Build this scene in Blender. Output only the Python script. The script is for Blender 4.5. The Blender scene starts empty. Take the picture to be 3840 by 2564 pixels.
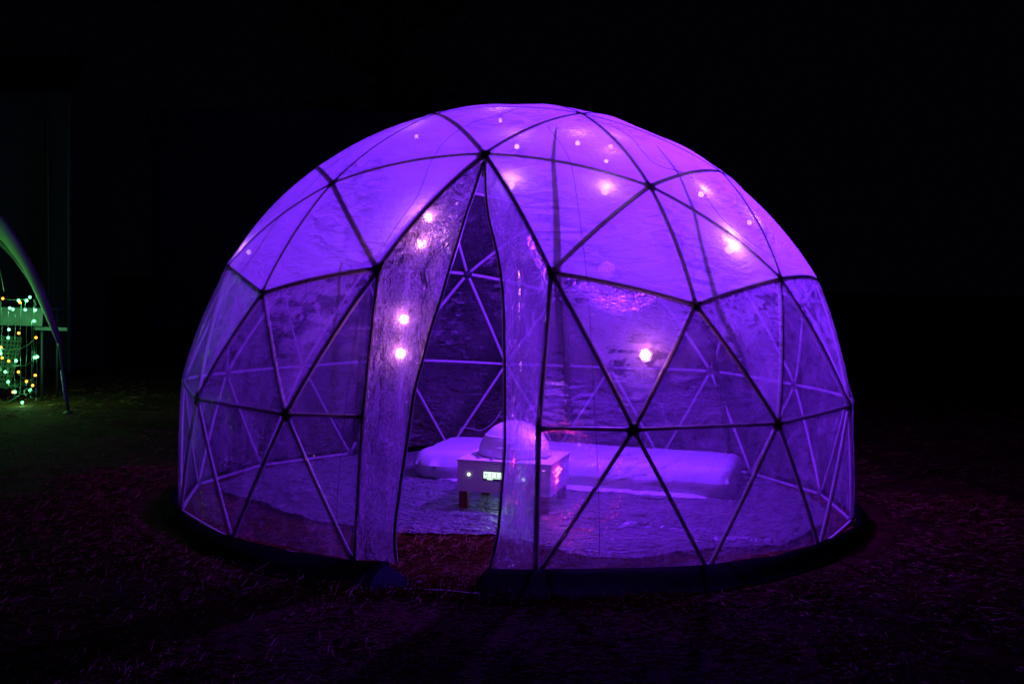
import bpy, bmesh, math, random
import numpy as np
from math import sin, cos, pi, radians, acos, atan2, atan, sqrt
from mathutils import Vector, Matrix, noise

random.seed(7)
rng = np.random.default_rng(7)
S = bpy.context.scene
COL = S.collection

# ---------------------------------------------------------------- camera, world, exposure
cd = bpy.data.cameras.new("camera")
cam = bpy.data.objects.new("camera", cd)
COL.objects.link(cam)
cd.sensor_width = 36.0
cd.lens = 4397.7 / 3840 * 36.0
cd.clip_start, cd.clip_end = 0.05, 600
_r = Vector((0.99847564, 0.04962926, 0.02415236))
_u = Vector((-0.0267037, 0.05140487, 0.99832082))
_f = Vector((-0.04830437, 0.99744397, -0.0526518))
cam.matrix_world = Matrix(((_r.x, _u.x, -_f.x, 0.26956), (_r.y, _u.y, -_f.y, -6.38157), (_r.z, _u.z, -_f.z, 1.20214), (0, 0, 0, 1)))
S.camera = cam

w = bpy.data.worlds.new("World")
S.world = w
w.use_nodes = True
bg = w.node_tree.nodes["Background"]
bg.inputs[0].default_value = (0.0010, 0.0006, 0.0026, 1)      # moonless night sky
bg.inputs[1].default_value = 0.45

S.view_settings.view_transform = 'Standard'
S.view_settings.look = 'None'
S.view_settings.exposure = 0.0
S.view_settings.gamma = 1.0
S.render.engine = 'CYCLES'
cy = S.cycles
cy.use_denoising = True
cy.max_bounces = 9
cy.diffuse_bounces = 5
cy.glossy_bounces = 3
cy.transmission_bounces = 4
cy.transparent_max_bounces = 24
cy.sample_clamp_indirect = 3.0
cy.sample_clamp_direct = 30.0
cy.caustics_reflective = False
cy.caustics_refractive = False
cy.use_light_tree = True

VIOLET = (0.172, 0.017, 1.0)
PINK = (1.0, 0.12, 0.75)

# ---------------------------------------------------------------- materials
class NT:
    def __init__(s, name):
        s.m = bpy.data.materials.new(name)
        s.m.use_nodes = True
        s.t = s.m.node_tree
        s.t.nodes.clear()
        s.out = s.n('ShaderNodeOutputMaterial')
    def n(s, typ, ins=None, **kw):
        nd = s.t.nodes.new(typ)
        for k, v in kw.items():
            setattr(nd, k, v)
        for k, v in (ins or {}).items():
            if isinstance(v, bpy.types.NodeSocket):
                s.t.links.new(v, nd.inputs[k])
            else:
                nd.inputs[k].default_value = v
        return nd
    def coord(s, scale=(1, 1, 1), rot=(0, 0, 0), obj=False):
        tc = s.n('ShaderNodeTexCoord')
        mp = s.n('ShaderNodeMapping', {'Vector': tc.outputs['Object' if obj else 'Object'], 'Scale': scale, 'Rotation': rot})
        return mp.outputs[0]
    def noise(s, vec, scale, detail=4, rough=.5, dist=0.0):
        return s.n('ShaderNodeTexNoise', {'Vector': vec, 'Scale': scale, 'Detail': detail, 'Roughness': rough, 'Distortion': dist}).outputs['Fac']
    def ramp(s, fac, stops):
        r = s.n('ShaderNodeValToRGB', {'Fac': fac})
        e = r.color_ramp.elements
        while len(e) < len(stops):
            e.new(0.5)
        for i, (p, c) in enumerate(stops):
            e[i].position = p
            e[i].color = c if len(c) == 4 else (*c, 1)
        return r.outputs[0]
    def crumple(s, vec, scale, warp=.25, feature='DISTANCE_TO_EDGE'):
        """facets of crumpled sheet: voronoi cells over warped coordinates"""
        w_ = s.n('ShaderNodeTexNoise', {'Vector': vec, 'Scale': scale * .6, 'Detail': 1}).outputs['Color']
        mv = s.n('ShaderNodeVectorMath', {0: w_, 1: (warp, warp, warp)}, operation='MULTIPLY').outputs[0]
        v = s.n('ShaderNodeVectorMath', {0: vec, 1: mv}, operation='ADD').outputs[0]
        return s.n('ShaderNodeTexVoronoi', {'Vector': v, 'Scale': scale}, feature=feature).outputs['Distance']
    def math(s, op, a, b=0.0, clamp=False):
        return s.n('ShaderNodeMath', {0: a, 1: b}, operation=op, use_clamp=clamp).outputs[0]
    def maprange(s, v, a, b, c, d):
        return s.n('ShaderNodeMapRange', {0: v, 1: a, 2: b, 3: c, 4: d}).outputs[0]
    def bump(s, h, strength, dist=0.01):
        return s.n('ShaderNodeBump', {'Height': h, 'Strength': strength, 'Distance': dist}).outputs[0]
    def mix(s, f, a, b):
        return s.n('ShaderNodeMixShader', {0: f, 1: a, 2: b}).outputs[0]
    def end(s, sh):
        s.t.links.new(sh, s.out.inputs[0])
        return s.m

def principled(name, c1, c2=None, scale=8, rough=.6, bump=0.0, bscale=40, metal=0.0, detail=4, spec=.5, stretch=(1, 1, 1)):
    t = NT(name)
    v = t.coord(stretch)
    c2 = c2 or tuple(x * .75 for x in c1)
    col = t.ramp(t.noise(v, scale, detail), [(0.3, c1), (0.7, c2)])
    ins = {'Base Color': col, 'Roughness': rough, 'Metallic': metal, 'Specular IOR Level': spec}
    if bump:
        ins['Normal'] = t.bump(t.noise(v, bscale, 5), bump)
    return t.end(t.n('ShaderNodeBsdfPrincipled', ins).outputs[0])

def emit(name, c, st):
    t = NT(name)
    return t.end(t.n('ShaderNodeEmission', {'Color': (*c, 1), 'Strength': st}).outputs[0])

def frosted(name, open_=0.05):
    """milky translucent film of the roof cover: scatters the lamp's light through it"""
    t = NT(name)
    v = t.coord()
    v2 = t.coord((1, 1, 3.2), (0.5, 0.25, 0.3))
    crease = t.noise(v2, 7.0, 5, .55, .5)
    fine = t.noise(v, 60, 4, .6)
    crs = t.maprange(t.noise(v, 1.9, 2, .5, .5), .44, .58, 0, 1)            # where the film is crumpled
    ridge = t.math('ABSOLUTE', t.math('SUBTRACT', crease, .5))
    line = t.math('MULTIPLY', t.maprange(ridge, 0, .055, 1, 0), crs)
    tint = t.n('ShaderNodeMix', {0: line, 6: (.80, .77, .84, 1), 7: (.50, .47, .55, 1)}, data_type='RGBA').outputs[2]  # wrinkle shade painted as darker lines in the tint
    fac = t.math('MULTIPLY', t.crumple(v2, 4.5, .35), crs)
    nrm = t.bump(t.math('ADD', t.math('MULTIPLY', t.math('ADD', crease, t.math('MULTIPLY', fac, 2.0)), .8), t.math('MULTIPLY', fine, .25)), .6, .03)
    tr = t.n('ShaderNodeBsdfTranslucent', {'Color': tint, 'Normal': nrm}).outputs[0]
    df = t.n('ShaderNodeBsdfDiffuse', {'Color': (.86, .84, .88, 1)}).outputs[0]
    gl = t.n('ShaderNodeBsdfGlossy', {'Color': (1, 1, 1, 1), 'Roughness': .28, 'Normal': nrm}).outputs[0]
    ts = t.n('ShaderNodeBsdfTransparent', {'Color': (.95, .95, .97, 1)}).outputs[0]
    body = t.mix(.36, tr, df)
    body = t.mix(.05, body, gl)
    op = t.maprange(crease, .45, .75, open_ * .5, open_ * 2.2)
    return t.end(t.mix(op, body, ts))

def clear_film(name, haze, patch, gloss=.05, scale=1.7, stretch=(1, 1, 1), rot=(0, 0, 0), tint=(.86, .84, .92), rough=.09, crumple=1.0, lo=.40, hi=.50, lines=.05, streaks=.0, fall=None, refr=.2, grain=.3):
    """clear crumpled PVC: see-through, glossy; brightness is painted as a milky bloom, fold shade as gaps in it"""
    t = NT(name)
    v = t.coord(stretch, rot)
    v2 = t.coord((1.0 * stretch[0], 1.0 * stretch[1], 3.0 * stretch[2]), (.45, .3, .5))
    big = t.noise(v, scale, 2.5, .5, .6)
    cr = t.noise(v2, 7.5, 4, .62, .5)
    fine = t.noise(v, 90, 1, .6)
    bloom = t.maprange(big, lo, hi, 0, 1)
    dark = t.math('MULTIPLY', t.maprange(cr, .515, .555, 0, 1), t.maprange(t.noise(v, scale * 1.5, 2, .5, .8), .44, .56, 0, 1))  # shade of the wrinkles, painted by taking haze away
    v3 = t.coord((14, 14, .8), (0, .5, .4))
    st = t.maprange(t.noise(v3, 1.6, 3, .6, .3), .55, .72, 0, 1)
    pale = t.maprange(t.math('ABSOLUTE', t.math('SUBTRACT', t.noise(v, 9, 2, .6, 2.2), .5)), 0, .012, 1, 0)
    if fall:      # brightness fading towards the ground, painted as thinner haze
        z = t.n('ShaderNodeSeparateXYZ', {0: t.coord()}).outputs[2]
        zz = t.math('ADD', z, t.math('MULTIPLY', t.math('SUBTRACT', big, .5), 1.3))
        bloom = t.math('ADD', t.math('MULTIPLY', bloom, .30), t.math('MULTIPLY', t.maprange(zz, fall[0], fall[1], 0, 1), .70))
    h = t.math('ADD', haze, t.math('MULTIPLY', bloom, patch))
    h = t.math('MULTIPLY', h, t.math('SUBTRACT', 1.0, t.math('MULTIPLY', dark, .75 * crumple)))
    h = t.math('ADD', h, t.math('MULTIPLY', t.math('SUBTRACT', fine, .5), (haze + patch) * grain))
    h = t.math('ADD', h, t.math('MULTIPLY', st, streaks))  # streaky glints painted in as extra haze
    h = t.math('ADD', h, t.math('MULTIPLY', pale, lines), True)
    fac = t.crumple(v2, 7.0, .30)
    fac2 = t.crumple(v, 17.0, .14)
    crz = t.maprange(t.noise(v, scale * 1.3, 2, .5, .5), .40, .60, .15, 1)       # crumpled more in some places
    lin = t.math('MULTIPLY', t.math('ADD', t.maprange(fac, 0, .022, 1, 0), t.math('MULTIPLY', t.maprange(fac2, 0, .03, 1, 0), .5)), crz)  # bright crease lines, glints painted into the haze
    h = t.math('ADD', h, t.math('MULTIPLY', lin, lines * 1.3 + .02), True)
    facets = t.math('MULTIPLY', t.math('ADD', t.math('MULTIPLY', fac, 2.2), fac2), crz)
    hb = t.math('ADD', t.math('MULTIPLY', t.math('ADD', cr, facets), 1.3), t.math('ADD', t.math('MULTIPLY', big, 1.6), t.math('MULTIPLY', fine, .10)))
    sharp = t.noise(v2, 46, 2, .7, 1.0)
    nrm2 = t.bump(t.math('ADD', t.math('MULTIPLY', hb, .8), t.math('MULTIPLY', sharp, .40)), 1.0, .045)
    tr = t.n('ShaderNodeBsdfTranslucent', {'Color': (.88, .80, .88, 1)}).outputs[0]
    df = t.n('ShaderNodeBsdfDiffuse', {'Color': (.66, .62, .68, 1)}).outputs[0]
    gl = t.n('ShaderNodeBsdfGlossy', {'Color': (1, 1, 1, 1), 'Roughness': rough, 'Normal': nrm2}).outputs[0]
    ts = t.n('ShaderNodeBsdfTransparent', {'Color': (*tint, 1)}).outputs[0]
    lw = t.n('ShaderNodeFresnel', {'IOR': 1.45, 'Normal': nrm2}).outputs[0]
    body = t.mix(h, ts, t.mix(.28, tr, df))
    rf = t.n('ShaderNodeBsdfRefraction', {'Color': (.92, .88, .96, 1), 'Roughness': .10, 'IOR': 1.22, 'Normal': nrm2}).outputs[0]
    body = t.mix(refr, body, rf)
    gf = t.math('ADD', t.math('MULTIPLY', lw, .8), gloss * .5, True)
    return t.end(t.mix(gf, body, gl))

M = {}
M['frost'] = frosted('frosted_film')
M['hazy'] = clear_film('bright_haze_film', .12, .48, .14, lo=.38, hi=.56, streaks=.12, fall=(.50, 1.0), crumple=1.0, refr=.30, lines=.09)  # brighter look of the down-pointing panels painted in as more haze
M['mid'] = clear_film('clear_film', .045, .24, .14, lo=.42, hi=.60, streaks=.12, fall=(.62, 1.20), crumple=.8, refr=.30, lines=.08)
M['thin'] = clear_film('thin_haze_film', .012, .05, .14, lines=.08, streaks=.11, rough=.06, refr=.20)  # lowest panels painted dimmer, with little haze
M['back'] = clear_film('back_clear_film', .004, .010, .08, lines=.010, rough=.05, refr=.08)
M['flap'] = clear_film('door_film', .36, .40, .16, 2.4, (2.4, 2.4, .32), tint=(.90, .88, .96), rough=.10, lo=.40, hi=.60, crumple=.5, lines=.30, streaks=.30, fall=(.05, 1.0), refr=.34, grain=.10)
M['flap2'] = clear_film('door_film_creased', .12, .34, .22, 3.0, (3.4, 3.4, .20), tint=(.80, .82, .96), rough=.08, lo=.42, hi=.60, crumple=.6, lines=.45, streaks=.42, fall=(.05, 1.1), refr=.38, grain=.10)
M['pvc_pipe'] = principled('white_pipe', (.60, .55, .60), (.50, .46, .50), 14, .45, .05, 90)
M['hub'] = principled('dark_hub_plastic', (.04, .04, .045), (.03, .03, .035), 20, .5)
M['sleeve'] = principled('grey_sleeve', (.16, .15, .17), (.12, .11, .13), 20, .5)
M['screw'] = principled('screw_metal', (.7, .7, .72), (.6, .6, .62), 20, .35, metal=.8)
M['strap'] = principled('black_webbing', (.012, .012, .014), (.02, .02, .022), 60, .85, .2, 200)
M['skirt'] = principled('black_skirt_fabric', (.0015, .002, .0018), (.003, .0035, .0032), 9, .9, .4, 30, spec=.03)
M['skirt_under'] = principled('skirt_lining', (.012, .012, .035), (.010, .010, .028), 9, .9, .4, 30, spec=.05)
M['seam'] = principled('welded_seam', (.22, .18, .28), (.18, .15, .24), 30, .5)
M['zip'] = principled('zip_tape', (.10, .08, .14), (.14, .11, .18), 60, .5, .2, 200)
M['zip_edge'] = principled('zip_piping', (.75, .75, .80), (.7, .7, .76), 60, .3)
M['sheet'] = principled('white_sheet', (.70, .69, .73), (.64, .63, .68), 5, .85, .25, 22)
M['box'] = principled('white_painted_board', (.84, .83, .86), (.78, .77, .81), 7, .55, .08, 60)
M['ball'] = principled('white_stretch_cloth', (.80, .79, .80), (.74, .73, .75), 10, .8, .15, 120)
M['leg'] = principled('red_brown_wood', (.22, .035, .025), (.15, .02, .015), 12, .5, .1, 50, stretch=(1, 1, .2))
M['nut'] = principled('grey_plastic', (.25, .24, .28), (.2, .19, .22), 30, .4)
M['wire'] = principled('pale_cable', (.5, .5, .52), (.42, .42, .45), 30, .5)
M['dark_wire'] = principled('green_cable', (.12, .2, .14), (.08, .14, .1), 30, .5)
M['lamp_cap'] = principled('black_lamp_cap', (.02, .02, .02), (.03, .03, .03), 30, .4)
def glowing_glass(name, c, st):
    t = NT(name)
    e = t.n('ShaderNodeEmission', {'Color': (*c, 1), 'Strength': st}).outputs[0]
    tr = t.n('ShaderNodeBsdfTransparent', {'Color': (1, 1, 1, 1)}).outputs[0]
    return t.end(t.n('ShaderNodeAddShader', {0: e, 1: tr}).outputs[0])
M['lamp'] = glowing_glass('violet_lamp', VIOLET, 6)
M['pink'] = glowing_glass('pink_bulb', (1.0, .50, .85), 9)
M['green_led'] = glowing_glass('green_led', (.15, 1.0, .36), 2.6)
M['amber_led'] = glowing_glass('amber_led', (1.0, .36, .03), 2.6)
M['red_led'] = emit('red_led', (1.0, .04, .16), 22)
M['screen'] = emit('display_glow', (.75, 1.0, .82), 1.25)
M['screen_ring'] = emit('ring_glow', (.85, 1.0, .85), 1.6)
M['glyph'] = principled('display_pixels', (.03, .05, .09), (.02, .04, .07), 30, .4)
M['bezel'] = principled('display_bezel', (.10, .10, .16), (.08, .08, .12), 30, .4)
M['pole'] = principled('black_pole', (.03, .035, .03), (.02, .022, .02), 30, .45)
M['canopy'] = principled('shelter_fabric', (.32, .48, .22), (.26, .40, .18), 6, .8, .2, 50)
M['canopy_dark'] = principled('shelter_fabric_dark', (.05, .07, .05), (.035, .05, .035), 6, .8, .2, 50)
M['marquee'] = principled('green_marquee_fabric', (.016, .022, .014), (.028, .034, .022), 1.2, .8, .5, 4, stretch=(3, 1, .4))
M['marquee_edge'] = principled('marquee_edge_rope', (.12, .16, .13), (.1, .13, .1), 6, .7)
M['table'] = principled('table_cloth', (.12, .14, .12), (.07, .09, .07), 6, .7, .2, 30)
M['container'] = principled('dark_blue_sheet', (.012, .008, .05), (.009, .006, .036), 2, .75, .3, 5)
M['emblem'] = principled('faint_print', (.035, .018, .09), (.03, .015, .075), 6, .75)
M['bark'] = principled('bark', (.11, .07, .05), (.06, .04, .03), 6, .9, .8, 14, stretch=(1, 1, .25))
M['leaf'] = principled('leaf', (.05, .07, .025), (.08, .09, .035), 3, .7)
M['fabric_net'] = principled('perforated_chair', (.05, .07, .045), (.03, .045, .025), 5, .7, .2, 30)

def tarp_mat():
    t = NT('silver_foil_tarp')
    v = t.coord()
    vd = t.coord((1, 2.2, 1), (0, 0, .6))
    big = t.noise(vd, 3.2, 6, .6, 1.2)
    cr = t.noise(v, 18, 6, .65, 1.5)
    fn = t.noise(v, 90, 3, .6)
    col = t.ramp(big, [(.3, (.36, .34, .38)), (.7, (.60, .57, .62))])
    fac = t.math('ADD', t.math('MULTIPLY', t.crumple(vd, 8, .3), 2.0), t.crumple(v, 21, .12))
    h = t.math('ADD', t.math('MULTIPLY', big, 2.0), t.math('ADD', t.math('ADD', cr, t.math('MULTIPLY', fac, 1.2)), t.math('MULTIPLY', fn, .2)))
    nrm = t.bump(h, 1.0, .09)
    return t.end(t.n('ShaderNodeBsdfPrincipled', {'Base Color': col, 'Roughness': .30, 'Metallic': .55, 'Normal': nrm}).outputs[0])
M['tarp'] = tarp_mat()

def ground_mat():
    t = NT('dry_earth_and_litter')
    v = t.coord()
    a = t.noise(v, 2.2, 8, .6)
    b = t.noise(v, 30, 6, .7)
    col = t.ramp(t.math('ADD', t.math('MULTIPLY', a, .6), t.math('MULTIPLY', b, .4)), [(.35, (.04, .014, .005)), (.5, (.09, .034, .010)), (.68, (.15, .065, .018))])
    nrm = t.bump(t.math('ADD', b, t.math('MULTIPLY', a, 2.0)), 1.0, .03)
    return t.end(t.n('ShaderNodeBsdfPrincipled', {'Base Color': col, 'Roughness': .95, 'Normal': nrm, 'Specular IOR Level': .1}).outputs[0])
M['ground'] = ground_mat()

def straw_mat():
    t = NT('dry_straw')
    oi = t.n('ShaderNodeAttribute', attribute_name='shade')
    col = t.ramp(oi.outputs['Fac'], [(0, (.13, .03, .008)), (.55, (.22, .075, .016)), (.9, (.34, .17, .05)), (1, (.14, .12, .02))])
    d = t.n('ShaderNodeBsdfPrincipled', {'Base Color': col, 'Roughness': .7, 'Specular IOR Level': .3}).outputs[0]
    return t.end(d)
M['straw'] = straw_mat()

# ---------------------------------------------------------------- mesh helpers
class MB:
    def __init__(s):
        s.v, s.f = [], []
    def add(s, vs, fs):
        o = len(s.v)
        s.v += [tuple(x) for x in vs]
        s.f += [tuple(i + o for i in f) for f in fs]
    def tube(s, pts, r, n=8, cap=True):
        pts = [Vector(p) for p in pts]
        rs = r if isinstance(r, (list, tuple)) else [r] * len(pts)
        prev = None
        vs = []
        for i, p in enumerate(pts):
            d = (pts[min(i + 1, len(pts) - 1)] - pts[max(i - 1, 0)]).normalized()
            if prev is None:
                a = Vector((0, 0, 1)) if abs(d.z) < .9 else Vector((1, 0, 0))
                x = d.cross(a).normalized()
            else:
                x = (prev - d * prev.dot(d)).normalized()
            prev = x
            y = d.cross(x)
            for k in range(n):
                q = 2 * pi * k / n
                vs.append(p + (x * cos(q) + y * sin(q)) * rs[i])
        fs = []
        for i in range(len(pts) - 1):
            for k in range(n):
                fs.append((i * n + k, i * n + (k + 1) % n, (i + 1) * n + (k + 1) % n, (i + 1) * n + k))
        if cap:
            fs.append(tuple(range(n - 1, -1, -1)))
            fs.append(tuple((len(pts) - 1) * n + k for k in range(n)))
        s.add(vs, fs)
        return s
    def ribbon(s, pts, side, wd, th=.003, w0=None):
        """flat strap with thickness; side = direction across"""
        vs = []
        side = Vector(side).normalized()
        for i, p in enumerate(pts):
            p = Vector(p)
            d = (Vector(pts[min(i + 1, len(pts) - 1)]) - Vector(pts[max(i - 1, 0)])).normalized()
            a = (side - d * side.dot(d)).normalized()
            b = d.cross(a)
            ww = wd if w0 is None else w0 + (wd - w0) * min(1, 2.2 * i / len(pts))
            for sa, sb in ((-1, -1), (1, -1), (1, 1), (-1, 1)):
                vs.append(p + a * sa * ww / 2 + b * sb * th / 2)
        fs = []
        for i in range(len(pts) - 1):
            for k in range(4):
                fs.append((i * 4 + k, i * 4 + (k + 1) % 4, i * 4 + 4 + (k + 1) % 4, i * 4 + 4 + k))
        fs.append((3, 2, 1, 0))
        L = (len(pts) - 1) * 4
        fs.append((L, L + 1, L + 2, L + 3))
        s.add(vs, fs)
        return s
    def box(s, c, sz, m=None, bev=0.0):
        bm = bmesh.new()
        bmesh.ops.create_cube(bm, size=1)
        for v in bm.verts:
            v.co = Vector((v.co.x * sz[0], v.co.y * sz[1], v.co.z * sz[2]))
        if bev:
            bmesh.ops.bevel(bm, geom=list(bm.edges), offset=bev, segments=2, affect='EDGES', profile=.6)
        for v in bm.verts:
            v.co = v.co + Vector(c)
            if m is not None:
                v.co = m @ v.co
        bm.verts.index_update()
        s.add([v.co[:] for v in bm.verts], [[v.index for v in f.verts] for f in bm.faces])
        bm.free()
        return s
    def sphere(s, c, r, seg=12, rings=8):
        vs, fs = [], []
        for i in range(rings + 1):
            th = pi * i / rings
            for k in range(seg):
                q = 2 * pi * k / seg
                rr = r if not isinstance(r, (tuple, list)) else None
                rx, ry, rz = (r, r, r) if rr is not None else r
                vs.append((c[0] + rx * sin(th) * cos(q), c[1] + ry * sin(th) * sin(q), c[2] + rz * cos(th)))
        for i in range(rings):
            for k in range(seg):
                fs.append((i * seg + k, (i + 1) * seg + k, (i + 1) * seg + (k + 1) % seg, i * seg + (k + 1) % seg))
        s.add(vs, fs)
        return s
    def lathe(s, prof, n=16, m=None):
        vs, fs = [], []
        for r, z in prof:
            for k in range(n):
                q = 2 * pi * k / n
                v = Vector((r * cos(q), r * sin(q), z))
                vs.append(m @ v if m is not None else v)
        for i in range(len(prof) - 1):
            for k in range(n):
                fs.append((i * n + k, i * n + (k + 1) % n, (i + 1) * n + (k + 1) % n, (i + 1) * n + k))
        s.add(vs, fs)
        return s
    def mesh(s, name, mat, smooth=True):
        me = bpy.data.meshes.new(name)
        me.from_pydata(s.v, [], s.f)
        me.materials.append(mat)
        if smooth:
            me.polygons.foreach_set('use_smooth', [True] * len(me.polygons))
        me.update()
        return me
    def build(s, name, mat, parent=None, smooth=True):
        return link(name, s.mesh(name, mat, smooth), parent)

def link(name, me, parent=None, mw=None):
    o = bpy.data.objects.new(name, me)
    COL.objects.link(o)
    if mw is not None:
        o.matrix_local = mw
    if parent is not None:
        o.parent = parent
        if mw is None:
            o.location = -parent.location if parent.parent is None else (0, 0, 0)
    return o

def empty(name, loc, label, cat, group=None):
    o = bpy.data.objects.new(name, None)
    COL.objects.link(o)
    o.location = loc
    tag(o, label, cat, group)
    return o

def tag(o, label=None, cat=None, group=None, kind=None):
    if label: o['label'] = label
    if cat: o['category'] = cat
    if group: o['group'] = group
    if kind: o['kind'] = kind
    return o

def smooth_path(pts, n):
    """Catmull-Rom through pts"""
    P = [Vector(p) for p in pts]
    P = [P[0] * 2 - P[1]] + P + [P[-1] * 2 - P[-2]]
    out = []
    segs = len(P) - 3
    for j in range(n + 1):
        t = j / n * segs
        i = min(int(t), segs - 1)
        t -= i
        a, b, c, d = P[i:i + 4]
        out.append(.5 * ((2 * b) + (c - a) * t + (2 * a - 5 * b + 4 * c - d) * t * t + (3 * b - a - 3 * c + d) * t ** 3))
    return out

# ---------------------------------------------------------------- ground
g = MB()
g.add([(-150, -60, 0), (150, -60, 0), (150, 260, 0), (-150, 260, 0)], [(0, 1, 2, 3)])
tag(g.build('ground', M['ground'], None, False), kind='structure')

# ---------------------------------------------------------------- the dome's lattice (three-frequency, five rows)
R, HC, AZ, ZS = 1.8, 0.325, -2.3136074, 1.00135
DT = {'t1': .0005, 't2': .0052, 'tc': -.0003, 'P': .0094, 'p1': .0111, 'p2': .0111, 'dr': .0104, 'dl': .0104, 'dc': .0124}
tq = atan(2)
PP = [Vector((sin(tq) * cos(radians(72 * i)), sin(tq) * sin(radians(72 * i)), cos(tq))) for i in range(5)]
QQ = [Vector((sin(tq) * cos(radians(72 * i + 36)), sin(tq) * sin(radians(72 * i + 36)), -cos(tq))) for i in range(5)]
TT = Vector((0, 0, 1))
raw = {('T', 0): TT}
for i in range(5):
    a, b, q, ql = PP[i], PP[(i + 1) % 5], QQ[i], QQ[i - 1]
    for k, v in (('P', a), ('t1', 2 * TT + a), ('t2', TT + 2 * a), ('tc', TT + a + b), ('p1', 2 * a + b), ('p2', a + 2 * b), ('dr', 2 * a + q), ('dl', 2 * a + ql), ('dc', a + b + q), ('er', a + 2 * q), ('el', a + 2 * ql), ('ec', a + q + ql)):
        raw[(k, i)] = v.normalized()
ROW = {'T': 0, 't1': 1, 't2': 2, 'tc': 2, 'P': 3, 'p1': 3, 'p2': 3, 'dr': 4, 'dl': 4, 'dc': 4, 'er': 5, 'el': 5, 'ec': 5}
CEN = Vector((0, 0, HC))
V = {}
for k, v in raw.items():
    th = acos(max(-1, min(1, v.z))) + DT.get(k[0], 0)
    ph = atan2(v.y, v.x) + AZ
    V[k] = Vector((sin(th) * cos(ph) * R, sin(th) * sin(ph) * R, cos(th) * ZS * R + HC))
    if ROW[k[0]] == 5:
        V[k].z = .022
pairs = set()
for a in raw:
    for b in raw:
        if a < b and (raw[a] - raw[b]).length < .5:
            pairs.add((a, b))
keys = list(raw)
tris = set()
for a, b in pairs:
    for c in keys:
        if c > b and (min(a, c), max(a, c)) in pairs and (min(b, c), max(b, c)) in pairs:
            tris.add((a, b, c))
# the doorway: its middle hub and sill line are missing, two straight posts stand instead
DC = ('dc', 0)
ML, MR = ('ml', 0), ('mr', 0)
V[ML] = Vector((-.568, -1.60, .625)); V[MR] = Vector((.158, -1.68, .610))
ROW['ml'] = ROW['mr'] = 4
V[('er', 0)] += Vector((-.018, .0, 0))
raw[ML], raw[MR] = (V[ML] - CEN).normalized(), (V[MR] - CEN).normalized()
door_top = tuple(sorted((('tc', 0), ('p1', 0), ('p2', 0))))
newt = set()
for t in tris:
    if t == door_top: continue
    if DC in t:
        o = [x for x in t if x != DC]
        if set(o) == {('p1', 0), ('dr', 0)}: newt.add((*o, ML))
        elif set(o) == {('dr', 0), ('er', 0)}: newt.add((*o, ML))
        elif set(o) == {('p2', 0), ('dl', 1)}: newt.add((*o, MR))
        elif set(o) == {('dl', 1), ('el', 1)}: newt.add((*o, MR))
        continue
    newt.add(t)
tris = sorted(newt)
edges = {e for e in pairs if DC not in e and set(e) != {('p1', 0), ('p2', 0)} and set(e) != {('er', 0), ('el', 1)}}
posts = [(('p1', 0), ML), (ML, ('er', 0)), (('p2', 0), MR), (MR, ('el', 1))]
edges |= {(('dr', 0), ML), (('dl', 1), MR)}
edges = sorted(e for e in edges if not (('er', 3) in e and ROW[e[0][0]] == 5 and ROW[e[1][0]] == 5))

def bulge(a, b):
    """how far a bent tube stands off the straight line between its hubs"""
    if 'ml' in (a[0], b[0]) or 'mr' in (a[0], b[0]):
        bf = .18
    else:
        ra, rb = ROW[a[0]], ROW[b[0]]
        m = (ra + rb) / 2
        bf = .92 if m <= 2.5 else .80 if m <= 3 else .52 if m <= 3.5 else .45 if m <= 4 else .22 if m < 5 else .1
    L = (V[a] - V[b]).length
    if L / (2 * R) >= 1: return Vector()
    sag = R * (1 - cos(math.asin(L / (2 * R)))) * bf
    d = ((V[a] + V[b]) / 2 - CEN).normalized()
    return d * sag

dome = empty('dome_tent', (0, 0, 0), 'large geodesic tent of bent tubes and film, glowing violet, door open', 'dome tent')

def arc(a, b, n=10, off=0.0):
    s_ = bulge(a, b)
    out = []
    for i in range(n + 1):
        t = i / n
        p = V[a] * (1 - t) + V[b] * t + s_ * 4 * t * (1 - t)
        out.append(p + (p - CEN).normalized() * off)
    return out

for e in edges:
    if e[0][0] in ('T',) or True:
        m = MB().tube(arc(*e), .0106 if ROW[e[0][0]] + ROW[e[1][0]] < 8 else .0094, 8)
        m.build('strut', M['pvc_pipe'], dome)
for e in posts:
    MB().tube(arc(*e), .0118, 8).build('door_post', M['pvc_pipe'], dome)

# hubs: round knob, star collar and a screw
I4 = Matrix.Identity(4)
hubm = MB().lathe([(0, -.022), (.014, -.022), (.0185, -.016), (.0185, .004), (.014, .010), (.010, .010), (.008, .006), (0, .006)], 14).mesh('hub', M['hub'])
screwm = MB().lathe([(0, .0085), (.0055, .0085), (.0065, .0065), (.0065, .0055)], 10).mesh('screw', M['screw'])
used = sorted({k for e in list(edges) + posts for k in e})
for k in used:
    n = (V[k] - CEN).normalized()
    base = Matrix.Translation(V[k]) @ n.to_track_quat('Z', 'Y').to_matrix().to_4x4()
    post = k in (ML, MR)
    if k == ('tc', 0):
        base = base @ Matrix.Scale(1.45, 4)
    if post or ROW[k[0]] >= 4:
        base = base @ Matrix.Scale(.72, 4)
    h = link('hub', hubm, dome, base)
    inv = base.inverted()
    star = MB()
    for e in list(edges) + posts:
        if k in e:
            a = arc(*e)
            if e[1] == k: a = a[::-1]
            L = (a[1] - a[0]).length
            star.tube([inv @ a[0], inv @ a[0].lerp(a[1],   .030 / L)], .0126 / base.to_scale()[0], 8)
    link('hub_sleeve', star.mesh('hub_sleeve', M['hub'] if ROW[k[0]] < 4 else M['sleeve']), h, I4)
    link('screw', screwm, h, I4)

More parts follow.
